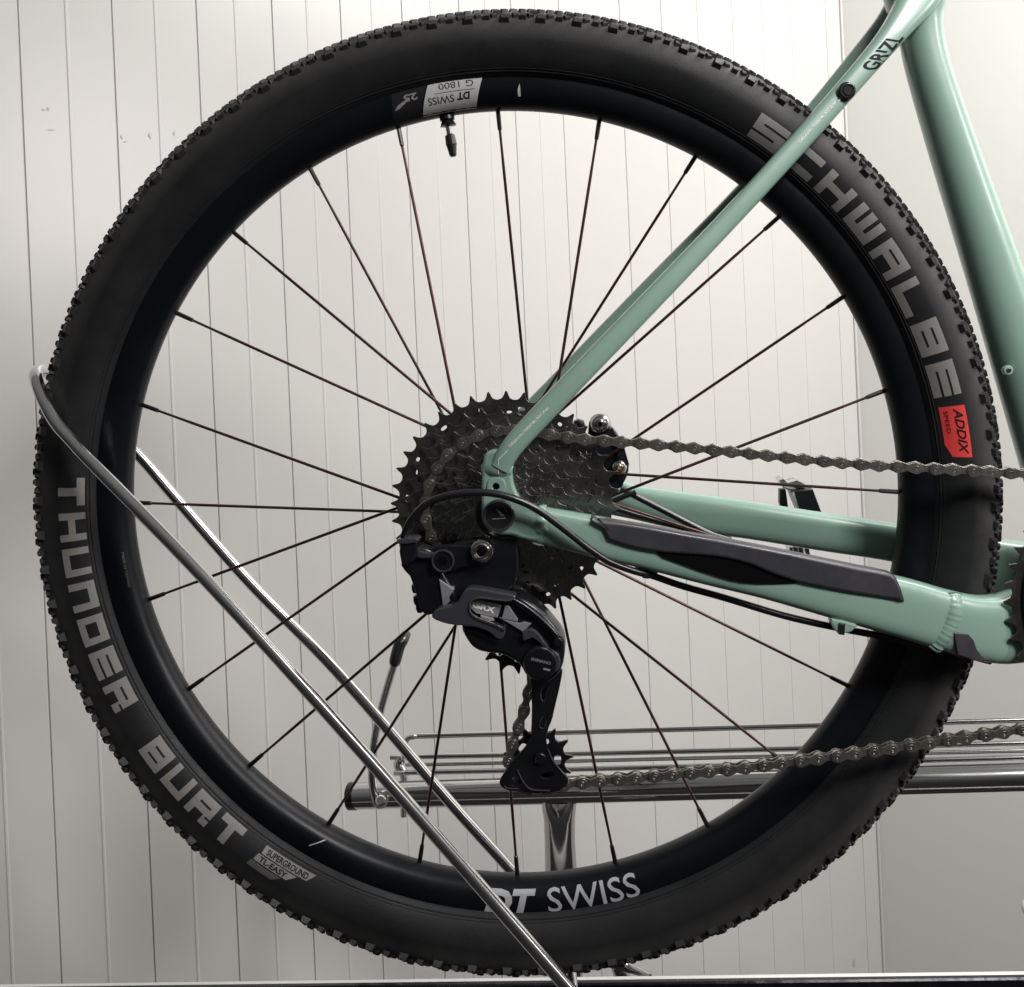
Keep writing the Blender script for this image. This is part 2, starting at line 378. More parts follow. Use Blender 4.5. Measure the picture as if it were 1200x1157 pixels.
rows = [  # r, w, normal(r, w), size along, size across, height, phase, wedge, repeats
    (353.8, 24.0, .66, .75, 8.8, 7.2, 3.0, 0.0, True, 1, 0),
    (355.4, 22.6, .75, .66, 6.2, 6.0, 2.7, 0.5, True, 1, 0),
    (359.2, 18.4, .90, .43, 6.0, 5.0, 2.6, 0.22, False, 1, .3),
]
near = []
for (r, w, nr, nw, lx, ly, h, ph, wd, rep, yaw) in rows:
    pts, fs = (wedge_mesh if wd else knob_mesh)(lx, ly, h)
    me = mesh_pd(pts, fs, 'tread_knob'); me.transform(Matrix.Scale(.001, 4)); me.materials.append(M['knob'])
    for i in range(NK):
        o = bpy.data.objects.new('tread_knob', me); COL.objects.link(o); o.parent = tyre
        T = knob_mat((i + ph) * stp, r, w, nr, nw, yaw); T.translation *= .001; o.matrix_local = T
VS = []; FS = []
def add_stuff(pts, fs, T):
    n0 = len(VS); VS.extend([tuple(T @ Vector(p)) for p in pts]); FS.extend([tuple(i + n0 for i in f) for f in fs])
kp = {}
for sgn in (1, -1):
    if sgn < 0:
        for (r, w, nr, nw, lx, ly, h, ph, wd, rep, yaw) in rows:
            pts, fs = (wedge_mesh if wd else knob_mesh)(lx, ly, h)
            for i in range(NK): add_stuff(pts, fs, knob_mat((i + ph + .4) * stp, r, -w, nr, -nw, yaw))
    for (r, w, nr, nw, lx, ly, h, ph, mult) in ((356.4, 21.4, .8, .6, 4.8, 5.0, 2.3, .27, 1), (356.4, 21.4, .8, .6, 5.2, 5.0, 2.3, .74, 1), (361.2, 14.2, .94, .3, 4.2, 4.2, 2.5, .1, 2), (362.8, 9.6, .975, .2, 4.4, 4.2, 2.4, .35, 4), (364.0, 4.6, .99, .08, 4.4, 4.0, 2.5, .1, 4)):
        pts, fs = knob_mesh(lx, ly, h)
        for i in range(NK * mult): add_stuff(pts, fs, knob_mat((i + ph + random.uniform(-.05, .05)) * 360 / (NK * mult), r, sgn * w, nr, sgn * nw, sgn * .5))
pts, fs = knob_mesh(3.6, 3.4, 2.4)
for i in range(NK * 4): add_stuff(pts, fs, knob_mat((i + .6) * stp / 4, 364.4, 0, 1, 0))
tag(finish('tread_pattern', mesh_pd(VS, FS), 'knob', tyre, 0), kind='stuff')
# ---- sidewall print
def word_on_tyre(word, a0, a1, r_in, r_out, tops_out, sgn, mt):
    n = len(word); pitch = (a1 - a0) / n; rref = (r_in + r_out) / 2; cell = abs(math.radians(pitch)) * rref
    for i, ch in enumerate(word):
        if ch == ' ': continue
        h = r_out - r_in; g = glyph(ch, cell * .80, h); cuts(g, 3.2, 2.2)
        ang = a0 + pitch * i + pitch * .1
        if tops_out: bend(g, None, ang, sgn, r_in, 1, tw, .18, rref)
        else: bend(g, None, ang, sgn, r_out, -1, tw, .18, rref)
        finish('printed_letter', g, mt, tyre, 60)
word_on_tyre('SCHWALBE', 57.4, 13.5, 320.3, 338.2, True, -1, 'print')
word_on_tyre('THUNDER BURT', 176.5, 232.2, 320.2, 337.4, False, 1, 'print')
def patch(name, poly, surf, mt, parent, eps, sx=3, sy=2.2):
    """polygon of (angle, radius) laid on a surface of revolution"""
    rr = 330 if surf is tw else 305
    me = mesh_pd([(math.radians(a) * rr, r, 0) for a, r in poly], [tuple(range(len(poly)))])
    cuts(me, sx, sy)
    for v in me.vertices:
        v.co = pol(v.co.y, math.degrees(v.co.x / rr), surf(v.co.y) + eps)
    bm = bmesh.new(); bm.from_mesh(me)
    for f in bm.faces:
        f.normal_update()
        if f.normal.z < 0: f.normal_flip()
    bm.to_mesh(me); bm.free()
    return finish(name, me, mt, parent, 60)
def arctext(name, s, a0, sgn, r0, rdir, height, width_deg, surf, eps, mt, parent, bold=0., shear=0., rref=330):
    me, W_, H_ = textmesh(s, 1., bold, shear)
    wmm = math.radians(width_deg) * rref
    me.transform(Matrix.Diagonal((wmm / W_, height / H_, 1, 1))); cuts(me, 4, 3)
    bend(me, None, a0, sgn, r0, rdir, surf, eps, rref); return finish(name, me, mt, parent, 60)
red = patch('red_label', [(12.8, 321.6), (7.9, 321.6), (6.3, 325.6), (6.1, 338.2), (12.6, 338.2)], tw, 'red', tyre, .22)
arctext('label_text', 'ADDIX', 12.4, -1, 330.2, 1, 5.8, 5.9, tw, .40, 'ink', red, bold=.02, shear=.35)
arctext('label_text', 'SPEED', 12.2, -1, 324.0, 1, 2.4, 2.9, tw, .40, 'ink', red, bold=.0)
sg = patch('grey_label', [(-124.9, 320.6), (-117.0, 320.6), (-117.9, 326.2), (-124.9, 326.2)][::1], tw, 'print', tyre, .22)
arctext('label_text', 'SUPERGROUND', -124.3, 1, 325.4, -1, 4.0, 6.4, tw, .40, 'ink', sg, bold=.03)
sg = patch('grey_label', [(-125.2, 327.0), (-119.2, 327.0), (-120.3, 332.2), (-125.4, 332.2)], tw, 'print', tyre, .22)
arctext('label_text', 'TL-EASY', -124.7, 1, 331.5, -1, 3.9, 4.2, tw, .40, 'ink', sg, bold=.03)
patch('grey_label', [(-125.6, 333.0), (-121.0, 333.0), (-122.0, 337.5), (-125.8, 337.5)], tw, 'printdim', tyre, .22)  # unlit label: its dimness is put into the print colour

# ---- rim
rp_ = [(316.0, 12.0), (316.2, 14.0), (314.4, 14.9), (309, 15.0), (303, 14.0), (298, 11.4), (294.6, 7.4), (292.9, 3.2), (292.5, 0)]
rs_ = [tuple(p[:2]) for p in crom([Vector((r, w, 0)) for r, w in rp_], 4)]
rim = finish('rim', lathe(rs_ + [(r, -w) for r, w in rs_[-2::-1]], 256), 'rim', bike, 60)
RR = np.array([p[0] for p in rs_][::-1]); RW = np.array([p[1] for p in rs_][::-1])
def rw(r): return float(np.interp(r, RR, RW))
lab = patch('silver_label', [(93.1, 315.4), (94.4, 294.0), (102.3, 294.0), (100.5, 315.4)], rw, 'decal', rim, .12, 4, 1.5)
arctext('label_text', 'DT', 95.0, 1, 305.4, -1, 5.2, 1.9, rw, .26, 'ink', lab, bold=.035, shear=.15, rref=300)
arctext('label_text', 'SWISS', 97.3, 1, 304.6, -1, 5.0, 3.7, rw, .26, 'ink', lab, rref=300)
arctext('label_text', 'G 1800', 94.4, 1, 313.6, -1, 4.6, 4.8, rw, .26, 'satin', lab, rref=300)
patch('label_line', [(94.3, 307.0), (99.9, 307.0), (99.9, 306.6), (94.3, 306.6)], rw, 'satin', lab, .27)
d25 = patch('dark_label', [(100.75, 315.2), (102.5, 294.4), (106.5, 294.6), (105.6, 315.2)], rw, 'ink', rim, .10, 4, 1.5)
arctext('label_text', '25', 102.3, 1, 311.0, -1, 5.2, 1.9, rw, .24, 'print', d25, bold=.03, rref=300)
patch('label_stripe', [(103.6, 306.6), (105.2, 302.3), (105.9, 302.0), (105.2, 305.2), (103.8, 307.8)], rw, 'print', d25, .24)
arctext('rim_letters', 'DT', -93.4, 1, 315.0, -1, 17.2, 7.4, rw, .16, 'rimtext', rim, bold=.05, shear=.22, rref=306)
arctext('rim_letters', 'SWISS', -84.4, 1, 314.6, -1, 17.0, 13.1, rw, .16, 'rimtext', rim, bold=.004, rref=306)
arctext('rim_letters', 'MADE IN TAIWAN', -172.0, 1, 299.5, -1, 1.6, 5.2, rw, .16, 'printdim', rim, rref=300)
patch('scuff_mark', [(87.9, 300.5), (88.3, 300.2), (88.35, 305), (88.1, 309.5), (88.0, 306)], rw, 'decal', rim, .12)
patch('scuff_mark', [(-120.0, 306.5), (-118.4, 298.5), (-118.1, 297.8), (-118.3, 299.0), (-119.8, 306.8)], rw, 'decal', rim, .12)
# valve
va = pol(1, 99.0)
def along(a, r, off=0, w=0): return pol(r, a, w)
valve = tube('valve', [along(99.0, 293), along(99.0, 271)], 2.4, 'steel', bike, n=16, k=1)
tube('valve_nut', [along(99, 292.6), along(99, 289.8), along(99, 289.3), along(99, 285.6), along(99, 285.0)], [5.6, 5.8, 4.4, 6.2, 4.0], 'nipple', valve, n=18, k=1, smooth=20)
tube('valve_cap', [along(99, 279.0), along(99, 278), along(99, 271), along(99, 270.5), along(99, 263), along(99, 262)], [2.6, 3.8, 4.3, 3.9, 2.7, 1.7], 'plastic', valve, n=14, k=1, smooth=25)
# ---- spokes
for kx in range(24):
    th = 106.4 - 15.02 * kx; right = kx % 2 == 0
    sg_ = (1, -1, -1, 1)[kx % 4]; rf = 24.0 if right else 19.5; wf = 19.0 if right else -33.0
    a = pol(291.5, th, 0); phi = th + sg_ * math.degrees(math.acos(rf / 291.5)); h = pol(rf, phi, wf + (1.2 if kx % 4 < 2 else -1.2) * (1 if right else 1))
    dd = (h - a).normalized()
    s = tube('spoke', [a + dd * 8, a + dd * 30, a + dd * 42, h], [1.0, 1.0, 1.15, 1.15], 'spoke', bike, n=8, k=1)
    tube('nipple', [a - dd * 2, a + dd * 8, a + dd * 12.5, a + dd * 13.2], [1.75, 1.7, 1.6, 1.2], 'nipple', s, n=8, k=1, smooth=25)
# ---- hub
hub = finish('hub', lathe([(0, 33), (12, 33), (14, 22), (25.5, 20.8), (25.5, 17.4), (14, 16), (12.5, 0), (13, -20), (16, -30), (22, -31.4), (22, -34.6), (17, -36), (16, -50), (9, -60), (9, -68), (0, -68)], 48), 'black', bike, 40)

# ---- cassette
TEETH = [40, 35, 31, 27, 24, 21, 19, 17, 15, 13, 11]
CW0, CWS = 34.8, 3.4
def gear_loop(N, rpitch, add=2.9, ded=3.2, a0=0., cx=0, cy=0, sharp=1.):
    out = []
    for i in range(N):
        for fr, rr in ((-.5, rpitch - ded), (-.36, rpitch - ded + .25), (-.24, rpitch - ded + 1.1), (-.15, rpitch - .3), (-.085, rpitch + add * .6), (-.04, rpitch + add), (.03, rpitch + add), (.085, rpitch + add * .55), (.15, rpitch - .5), (.25, rpitch - ded + .95), (.37, rpitch - ded + .2)):
            a = a0 + (i + fr) * 2 * math.pi / N; out.append((cx + rr * math.cos(a), cy + rr * math.sin(a)))
    return out
def slot(r, ang, lr, la, n=14):
    c = pol(r, ang); er = Vector((math.cos(math.radians(ang)), math.sin(math.radians(ang)))); et = Vector((-er.y, er.x))
    return [tuple(Vector(c[:2]) + er * (lr * math.cos(2 * math.pi * i / n)) + et * (math.copysign(abs(math.sin(2 * math.pi * i / n)) ** .6, math.sin(2 * math.pi * i / n)) * la)) for i in range(n)]
cas = finish('cassette', lathe([(12, 33.2), (17.3, 33.2), (17.3, 71), (14, 73), (9, 73.5), (9, 70)], 48), 'black', bike, 40)
tag(cas)
rad = [6.35 / math.sin(math.pi / N) for N in TEETH]
for i, N in enumerate(TEETH):
    w = CW0 + i * CWS; rp = rad[i]; nxt = rad[i + 1] if i + 1 < len(TEETH) else 0
    a0 = {0: math.radians(179.2)}.get(i, .37 * i)
    hs = []
    inner = max(16.8, nxt - 13) if i < 6 else max(15.0, rp - 14) if i < 9 else (rp - 8 if i == 9 else 9.5)
    hs.append(circ(0, 0, inner, 40))
    if i < 5:
        rr = (rp - 3.6 + nxt + 2.9) / 2; gap = rp - 3.6 - nxt - 2.9
        if i == 0:
            for q, ang in enumerate(range(0, 360, 24)):
                hs.append(slot(71.9, ang + 8, 1.25, 2.6 if q % 2 else 1.6, 12))
                if q % 3 == 0: hs.append(slot(68.5, ang + 15, 1.0, 2.0, 10))
            for q in range(9): hs.append(slot(61, q * 40 + 17, 2.1, 2.3))
        else:
            nh = int(N / 2.4)
            for q in range(nh):
                if (q * 7 + i) % 5 == 2: continue
                ang = q * 360 / nh + i * 9
                hs.append(slot(rp - 6.1, ang, 1.15, (1.2, 2.4, 1.2, 1.7)[(q + i) % 4], 10))
            for q in range(14 - i):
                ang = q * 360 / (14 - i) + i * 13
                if nxt - 11 > inner + 2.2: hs.append(slot(nxt - 9.2, ang, 1.6, (2.8, 1.9, 1.9, 3.6)[(q + i) % 4]))
    me = fill([gear_loop(N, rp, a0=a0)] + hs, w - .8, w + .8, .28, 0)
    sp_ = finish('sprocket', me, 'cas', cas, 25)
    # spider ring / shift ramps as raised patches on the outer face
    pm = []
    if rp > 30:
        for q in range(int(N / 5)):
            ang = q * 360 / int(N / 5) + i * 31 + random.uniform(-4, 4)
            r0, r1 = rp - 6.2, rp - 3.4
            aa = [pol(r0 - 1, ang - 3.0), pol(r1 - .2, ang - 2.2), pol(r1 + 1.6, ang), pol(r1 - .5, ang + 4.6), pol(r0 - 1, ang + 3.6)]
            pm.append(fill([[tuple(p[:2]) for p in aa]], w + .75, w + 1.35, .1, 0))
        for q in range(6):
            ang = q * 60 + i * 17; c = pol(max(inner + 2.4, nxt - 10.5), ang); pm.append(fill([circ(c.x, c.y, 1.7, 12)], w + .8, w + 2.0, .3, 0))
        tag(finish('shift_ramp', join(pm), 'cas', sp_, 25), kind='stuff')
# spider carrying the large sprockets
arms = []
for q in range(7):
    a = q * 360 / 7 + 12
    lp = [pol(16.5, a - 16), pol(30, a - 5), pol(48, a + 2), pol(62, a + 7), pol(64, a + 12), pol(60, a + 14), pol(44, a + 10), pol(28, a + 6), pol(16.5, a + 14)]
    arms.append(fill([[tuple(p[:2]) for p in lp]], 31.5, 33.4, .4, 0))
finish('spider', join(arms), 'black', cas, 30)
# ---- chain
PITCH = 12.7
def link_loop(rend, waist, p=PITCH, n=9):
    out = []
    for i in range(n): a = math.pi / 2 + math.radians(-28) + (math.pi + math.radians(56)) * i / (n - 1); out.append((rend * math.cos(a), rend * math.sin(a)))
    out.append((p / 2, -waist))
    for i in range(n): a = -math.pi / 2 + math.radians(-28) + (math.pi + math.radians(56)) * i / (n - 1); out.append((p + rend * math.cos(a), rend * math.sin(a)))
    out.append((p / 2, waist)); return out
parts = []; mi = []
for s in (1, -1):
    parts.append(fill([link_loop(4.35, 2.35)], s * 2.0, s * 2.95, .25, 1)); mi.append(0)
    for cx in (0, PITCH):
        parts.append(fill([circ(cx, 0, 3.5, 18), circ(cx, 0, 1.75, 14)], s * 2.9, s * 3.2, .12, 0)); mi.append(0)
        parts.append(fill([circ(cx, 0, 1.62, 14), circ(cx, 0, .8, 10)], s * 2.6, s * 3.35, .15, 0)); mi.append(1)
OUTER = join(parts, mi); parts = []; mi = []
for s in (1, -1):
    parts.append(fill([link_loop(4.0, 2.15)], s * 1.05, s * 1.85, .22, 1)); mi.append(0)
for cx in (0, PITCH): parts.append(fill([circ(cx, 0, 3.8, 16)], -1.0, 1.0, .1, 0)); mi.append(0)
INNER = join(parts, mi)
for me, nm in ((OUTER, 'outer'), (INNER, 'inner')):
    me.transform(Matrix.Scale(.001, 4)); me.materials.append(M['chain']); me.materials.append(M['pin'])
    me.polygons.foreach_set('use_smooth', [True] * len(me.polygons)); me.set_sharp_from_angle(angle=math.radians(30))
chain = None
pins_top = [b(*p, 45) for p in ((1300, 559), (1190, 554.6), (1145.5, 552), (1079, 548.5), (1012, 544.5), (945, 538.7), (881, 532), (816, 525.5), (753, 520), (690.5, 515.5), (669, 513.2), (649, 510.3), (629, 507), (608.5, 504.9), (588, 504.5), (567.5, 508), (549, 516), (531, 527), (517, 541.5), (507, 559), (500.5, 577.5), (499, 598), (502, 619), (512, 640), (528, 658), (545, 672), (562, 690), (577, 706))]
pins_bot = [b(*p, 45) for p in ((630, 772), (625, 790), (620, 809), (615, 830), (608.5, 849.5), (602, 869), (596, 888), (599, 908), (614, 922), (633, 925.5), (651, 922), (668, 918), (786, 907.5), (870, 899.5), (950, 889.5), (1031, 878.5), (1110, 867), (1191, 855.5), (1300, 839))]
def resample(path, step):
    C = crom(path, 10); out = [C[0]]; i = 1; cur = C[0]
    while i < len(C):
        d = (C[i] - cur).length
        if d >= step:
            t = (C[i] - cur).normalized(); cur = cur + t * step; out.append(cur)
        else: i += 1
    return out
def lay_chain(path, sc, flip):
    global chain
    pts = resample(path, PITCH * sc)
    for i in range(len(pts) - 1):
        a, c = pts[i], pts[i + 1]; t = (c - a).normalized(); y = Vector((-t.y, t.x, 0)); z = t.cross(y)
        T = Matrix((t * sc, y * sc, z)).transposed().to_4x4(); T.translation = a * .001
        o = bpy.data.objects.new('chain_link', OUTER if (i + flip) % 2 else INNER); COL.objects.link(o)
        if chain is None:
            chain = empty('chain', Matrix.Identity(4)); chain.parent = bike; chain.matrix_parent_inverse = Matrix.Identity(4); chain.matrix_basis = Matrix.Identity(4)
        o.parent = chain; o.matrix_local = T
lay_chain(pins_top[::-1], 1.02, 0)
lay_chain(pins_bot, 1.03, 0)

# ---- frame tubes
PT = 'paint'
stay = [(586, 548, 74, 12, 7), (600, 524, 74, 13, 7.5), (630, 491, 72, 13.3, 8), (680, 438.5, 68, 13.2, 8), (770, 345, 58, 12.8, 8), (860, 250.5, 46, 12.4, 8), (940, 163, 36, 12.6, 8), (1017, 75, 27, 13.6, 8.5), (1052, 32, 22, 17, 9), (1076, -4, 14, 25, 10), (1092, -45, 4, 30, 10)]
seat_stay = loft('seat_stay', stay, PT, bike, ex=3.2)
off = {0: (-7, -6)}
fst = [(640, 462, -66, 10.5, 7.5), (700, 400, -62, 10.5, 7.5), (770, 328, -54, 10.5, 7.5), (860, 236, -44, 10.2, 8), (935, 153, -34, 10.5, 8), (1007, 66, -26, 11.5, 8.5), (1046, 18, -18, 15, 9), (1072, -30, -8, 22, 10)]
far_start = [(590, 512, -68, 10.5, 7.5)]
fs_ = loft('seat_stay', far_start + fst, PT, bike, ex=2.6)
st_tube = loft('seat_tube', [(1062, -90, 0, 40, 21), (1072, -20, 0, 39, 20), (1074, 8, 0, 34, 19), (1078, 32, 0, 26, 17), (1086, 75, 0, 25, 17), (1112, 160, 0, 27, 18), (1163, 315, 0, 31.5, 19), (1206, 448, 0, 36, 20), (1250, 590, 0, 40, 21), (1275, 690, 0, 42, 21)], PT, bike, ex=2.15, n=40)
# seat cluster, where the stays and seat tube meet
loft('seat_cluster', [(1036, -60, 0, 20, 22), (1062, -12, 0, 26, 20), (1078, 22, 0, 18, 16), (1088, 40, 0, 4, 6)], PT, bike, ex=2.2)
bt = knob_disc('bottle_bolt', 1182, 434, 17, 21.5, 3.6, PT, st_tube, .8); knob_disc('bolt_socket', 1182.5, 434, 21, 22.2, 1.8, 'steel', bt, .3)
# drive-side dropout
dp = plate('dropout', [(566, 540), (570, 531), (580, 527), (590, 529), (598, 540), (600, 556), (603, 572), (612, 588), (626, 596), (636, 600), (640, 618), (634, 634), (615, 633), (600, 628), (586, 627), (573, 622), (565, 611), (564, 592), (564, 565)], 68, 77, PT, bike, 2.2, res=2, holes=[(581, 570.5, 2.3)])
plate('thread_ring', [(573, 562), (581, 559), (590, 562), (593, 571), (590, 579), (581, 582), (573, 579), (570, 571)], 76, 78.0, PT, dp, .8, holes=[(581, 570.5, 2.3)])
finish('bolt_hole', fill([circ(*b(581, 570.5, 76)[:2], 2.4, 16)], 66, 75.4, .2), 'hole', dp, 30)
tube('stay_socket', [b(569, 552, 70), b(583, 548, 72.4), b(599, 551, 71)], [6, 7.8, 6.4], PT, dp, n=20, k=6)
cap = knob_disc('axle_cap', 584.5, 604.5, 76, 79.6, 11.0, 'plastic', bike, 1.0, 40)
c0 = b(584.5, 604.5, 79.6)
finish('cap_rim', lathe([(9.2, 79.2), (9.2, 80.1), (10.4, 80.1), (10.7, 79.2)], 40, (c0.x, c0.y)), 'satin', cap, 30)
for q in ([(-5, -2.2), (5.5, -1.6), (5.5, -2.2), (-5, -2.9)], [(-2.2, 5), (-1.4, 5.2), (2.8, -.4), (2.0, -.6)], [(-.4, 4), (.4, 4), (4.6, -.6), (3.8, -.6)]):
    finish('cap_emblem', fill([[(c0.x + x * .9, c0.y + y * .9) for x, y in q]], 79.5, 79.95, 0), 'facet', cap, 0)
# drive-side chainstay
def cs_h(x, top, bot, w, ht): return (x, (top + bot) / 2, w, (bot - top) / 2, ht)
cst = [cs_h(606, 588, 629, 72, 5), cs_h(622, 592, 633, 71, 6.5), cs_h(645, 595.5, 639, 69, 7.5), cs_h(700, 605, 653, 66, 8.5), cs_h(760, 617, 667, 63, 9), cs_h(830, 632, 685, 60, 9.5), cs_h(900, 645, 702, 57, 10), cs_h(980, 661, 725, 54, 10.5), cs_h(1050, 675, 745, 51, 11), cs_h(1100, 689, 760, 46, 12), cs_h(1140, 697, 771, 39, 12), cs_h(1175, 694, 778, 29, 12.5), cs_h(1215, 684, 770, 23, 14), cs_h(1262, 672, 752, 18, 16)]
chs = loft('chainstay', cst, PT, bike, ex=3.4, n=40)
# weld beads
def bead(pts, r, parent, n=9):
    """row of overlapping weld ripples"""
    VSb = []; C = crom(pts, 8)
    L = len(C); rs = [r * (1 + .06 * math.cos(2 * math.pi * i / (L / n))) for i in range(L)]
    return tube('weld_bead', C, rs, PT, parent, n=12, k=1, smooth=60)
bead([b(1113, 698, 47), b(1115, 712, 50.8), b(1110, 730, 51.3), b(1101, 745, 50.7), b(1091, 755, 47.8)], 8.0, chs, 13)
bead([b(629, 598, 68), b(633, 608, 70.6), b(634, 620, 70.6), b(630, 632, 68)], 7.6, dp, 5)
# rubber guard on top of the stay
TS = (62.0 - 74.5) / (b(1050, 700, 68).x - b(700, 620, 68).x)
g1 = plate('chain_guard', [(694, 604), (700, 607), (720, 609.5), (760, 616), (800, 624), (840, 631), (900, 643), (960, 656), (1010, 667), (1040, 673), (1054, 680), (1064, 706), (1059, 708), (1030, 703), (1000, 698), (965, 691), (935, 684), (905, 674), (880, 663), (850, 655), (820, 651), (780, 648), (745, 642), (718, 634), (711, 630), (704, 615)], 58, 70.9, 'rubber', bike, 2.6, k=2, res=3, sh=40, tilt=(b(880, 650, 70).x, TS))
plate('guard_undercut_shade', [(768, 646), (840, 648), (900, 664), (946, 682), (907, 685), (872, 683), (840, 675), (800, 661)], 62, 69.0, 'hole', g1, .3, k=2, tilt=(b(880, 650, 70).x, TS))  # black plate standing in for the shade in the undercut below the guard
plate('frame_patch', [(1115.5, 739), (1124, 741), (1135, 743.5), (1142, 751), (1146, 762), (1153, 771), (1162, 777), (1150, 777), (1136, 772), (1121, 766)], 44, 54.0, 'rubber', bike, .7, k=1, smooth=False, tilt=(b(1136, 758, 54).x, -.32))
# non-drive chainstay
loft('chainstay', [cs_h(700, 567, 600, -66, 6), cs_h(745, 570, 609, -63, 8), cs_h(800, 577, 621, -60, 9), cs_h(880, 588, 632, -56, 10), cs_h(960, 600, 645, -52, 10), cs_h(1050, 613, 659, -48, 11), cs_h(1110, 622, 676, -44, 13), cs_h(1175, 631, 705, -40, 15), cs_h(1240, 640, 730, -34, 16)], PT, bike, ex=3.0)
plate('axle_end', [(696, 560), (730, 566), (748, 575), (745, 606), (715, 602), (695, 590)], -72, -60, PT, bike, 2)
# cables
tube('shift_housing', [b(*p) for p in ((472, 640, 80), (474, 626, 82), (482, 609, 85), (498, 592, 88), (520, 582, 90), (548, 577.5, 90), (578, 578.5, 89), (606, 586, 88), (632, 599, 86), (662, 621, 83), (690, 643, 80), (715, 659, 75), (745, 670, 68), (765, 675, 62), (800, 687, 58), (850, 701, 55), (920, 722, 53), (987, 737, 51), (1040, 747, 49), (1110, 762, 44), (1160, 775, 30))], 2.5, 'hose', bike, n=12, k=6)
for (x, y) in ((757, 668), (987, 734)):
    cl = plate('cable_clip', [(x - 13, y - 9), (x + 16, y - 2), (x + 15, y + 3), (x + 8, y + 8), (x - 4, y + 8), (x - 10, y + 3)], 52, 62, PT, bike, 1.2, k=2)
    plate('clip_tie', [(x - 3, y - 3), (x + 4, y - 2), (x + 3, y + 11), (x - 4, y + 10)], 50, 64, 'plastic', cl, .8, k=1)
tube('brake_hose', [b(*p) for p in ((728, 572, -46), (746, 582, -44), (775, 597, -44), (810, 615, -44), (835, 627, -44), (856, 633, -46))], 2.6, 'hose', bike, n=12)
tube('brake_hose', [b(*p) for p in ((716, 594, -50), (745, 603, -50), (790, 616, -50), (830, 628, -50))], 2.4, 'hose', bike, n=10)
tube('brake_hose', [b(*p) for p in ((700, 600, -40), (722, 586, -42), (745, 577, -43))], 2.2, 'hose', bike, n=10)
# stay bolt with rubber cover
fb = knob_disc('stay_plug', 993, 106, 36, 42.5, 6.3, 'plastic', bike, 1.6, 30)
plate('plug_skirt', [(985, 112), (1001, 111), (998, 116), (991, 119)], 36, 40, 'plastic', fb, .6, k=2)
c1 = b(995, 105, 43); finish('plug_ring', lathe([(2.8, 42.2), (3.2, 43.2), (3.9, 43.2), (4.3, 42.2)], 24, (c1.x, c1.y)), 'plastic', fb, 30)
# lettering on the stays: laid on a strip that follows the tube face
def stay_text(s, p0, p1, hpx, w0, w1, mt, parent, bold=0., lean=0.):
    me, W_, H_ = textmesh(s, 1., bold)
    a = b(*p0, w0); c = b(*p1, w1); t = c - a; L = t.length; t.normalize(); y = Vector((-t.y, t.x, 0)).normalized(); z = t.cross(y)
    mmpx = (b(p0[0] + 10, p0[1], w0) - a).length / 10
    me.transform(Matrix.Diagonal((L / W_, hpx * mmpx / H_, 1, 1)))
    cuts(me, L / 24, hpx * mmpx / 3)
    bm = bmesh.new(); bm.from_mesh(parent.data); tree = BVHTree.FromBMesh(bm); bm.free()
    for v in me.vertices:
        p = a + t * (v.co.x + lean * v.co.y) + y * v.co.y
        hit = tree.ray_cast(Vector((p.x, p.y, 200)) * .001, Vector((0, 0, -1)))
        p.z = hit[0].z * 1000 + .18 if hit[0] else p.z
        v.co = p
    bm = bmesh.new(); bm.from_mesh(me)
    for f in bm.faces:
        f.normal_update()
        if f.normal.z < 0: f.normal_flip()
    bm.to_mesh(me); bm.free()
    return finish('frame_lettering', me, mt, parent, 60)
stay_text('GRIZL', (1027, 83), (1062, 43), 16.5, 36.6, 33, 'ink', seat_stay, bold=.028, lean=-.66)
stay_text('TORQUE 6 Nm | THREAD M6 | BOLT 22 mm', (938, 169), (981, 121), 4.2, 45.2, 40.4, 'white', seat_stay, bold=.02)
stay_text('TORQUE 6 Nm | THREAD M6 | BOLT 24 mm', (598, 526), (644, 479.5), 4.4, 82.3, 79.6, 'white', seat_stay, bold=.02)
for (p0, p1, w0, w1, wd) in (((595, 528), (584, 539), 82.6, 82.0, .5), ((982.5, 119), (986.5, 114.5), 40.6, 40.2, .5), ((584, 539), (584, 556), 82.0, 79.6, .5)):
    a = b(*p0, w0); c = b(*p1, w1); t = (c - a).normalized(); y = Vector((-t.y, t.x, 0)) * wd * .5
    finish('frame_line', mesh_pd([a - y, c - y, c + y, a + y], [(0, 1, 2, 3)]), 'white', seat_stay, 0)

# ---- brake caliper behind the cassette
cal = plate('brake_caliper', [(690, 498), (712, 499), (724, 510), (732, 528), (737, 545), (735, 558), (731, 566), (728, 572), (712, 574), (690, 566)], -52, -30, 'bluemetal', bike, 1.5, k=2)
plate('pad_fin', [(708, 509), (717.5, 501), (726, 517), (722, 524)], -34, -27, 'bluemetal', cal, .5, k=1, smooth=False)
plate('pad_fin', [(722, 520), (731, 522), (737.5, 545), (724, 541)], -34, -26, 'bluemetal', cal, .5, k=1, smooth=False)
def ballbolt(px, py, r, w, mt='steel', inner='hole'):
    c = b(px, py, w); o = finish('caliper_bolt', lathe([(0, w + r * .55), (r * .25, w + r * .55), (r * .3, w + r * .35), (r * .5, w + r * .5), (r * .8, w + r * .3), (r, w - r * .2), (r * .95, w - r)], 32, (c.x, c.y)), mt, cal, 60)
    o2 = finish('bolt_socket', fill([circ(c.x, c.y, r * .22, 8)], w + r * .3, w + r * .62, 0), inner, o, 0)
ballbolt(703, 497, 8.6, -28); ballbolt(725.5, 548, 6.2, -26, 'steel', 'orange')
plate('caliper_barrel', [(672, 494), (684, 494), (686, 510), (674, 512)], -45, -32, 'bluemetal', cal, 2, k=2)

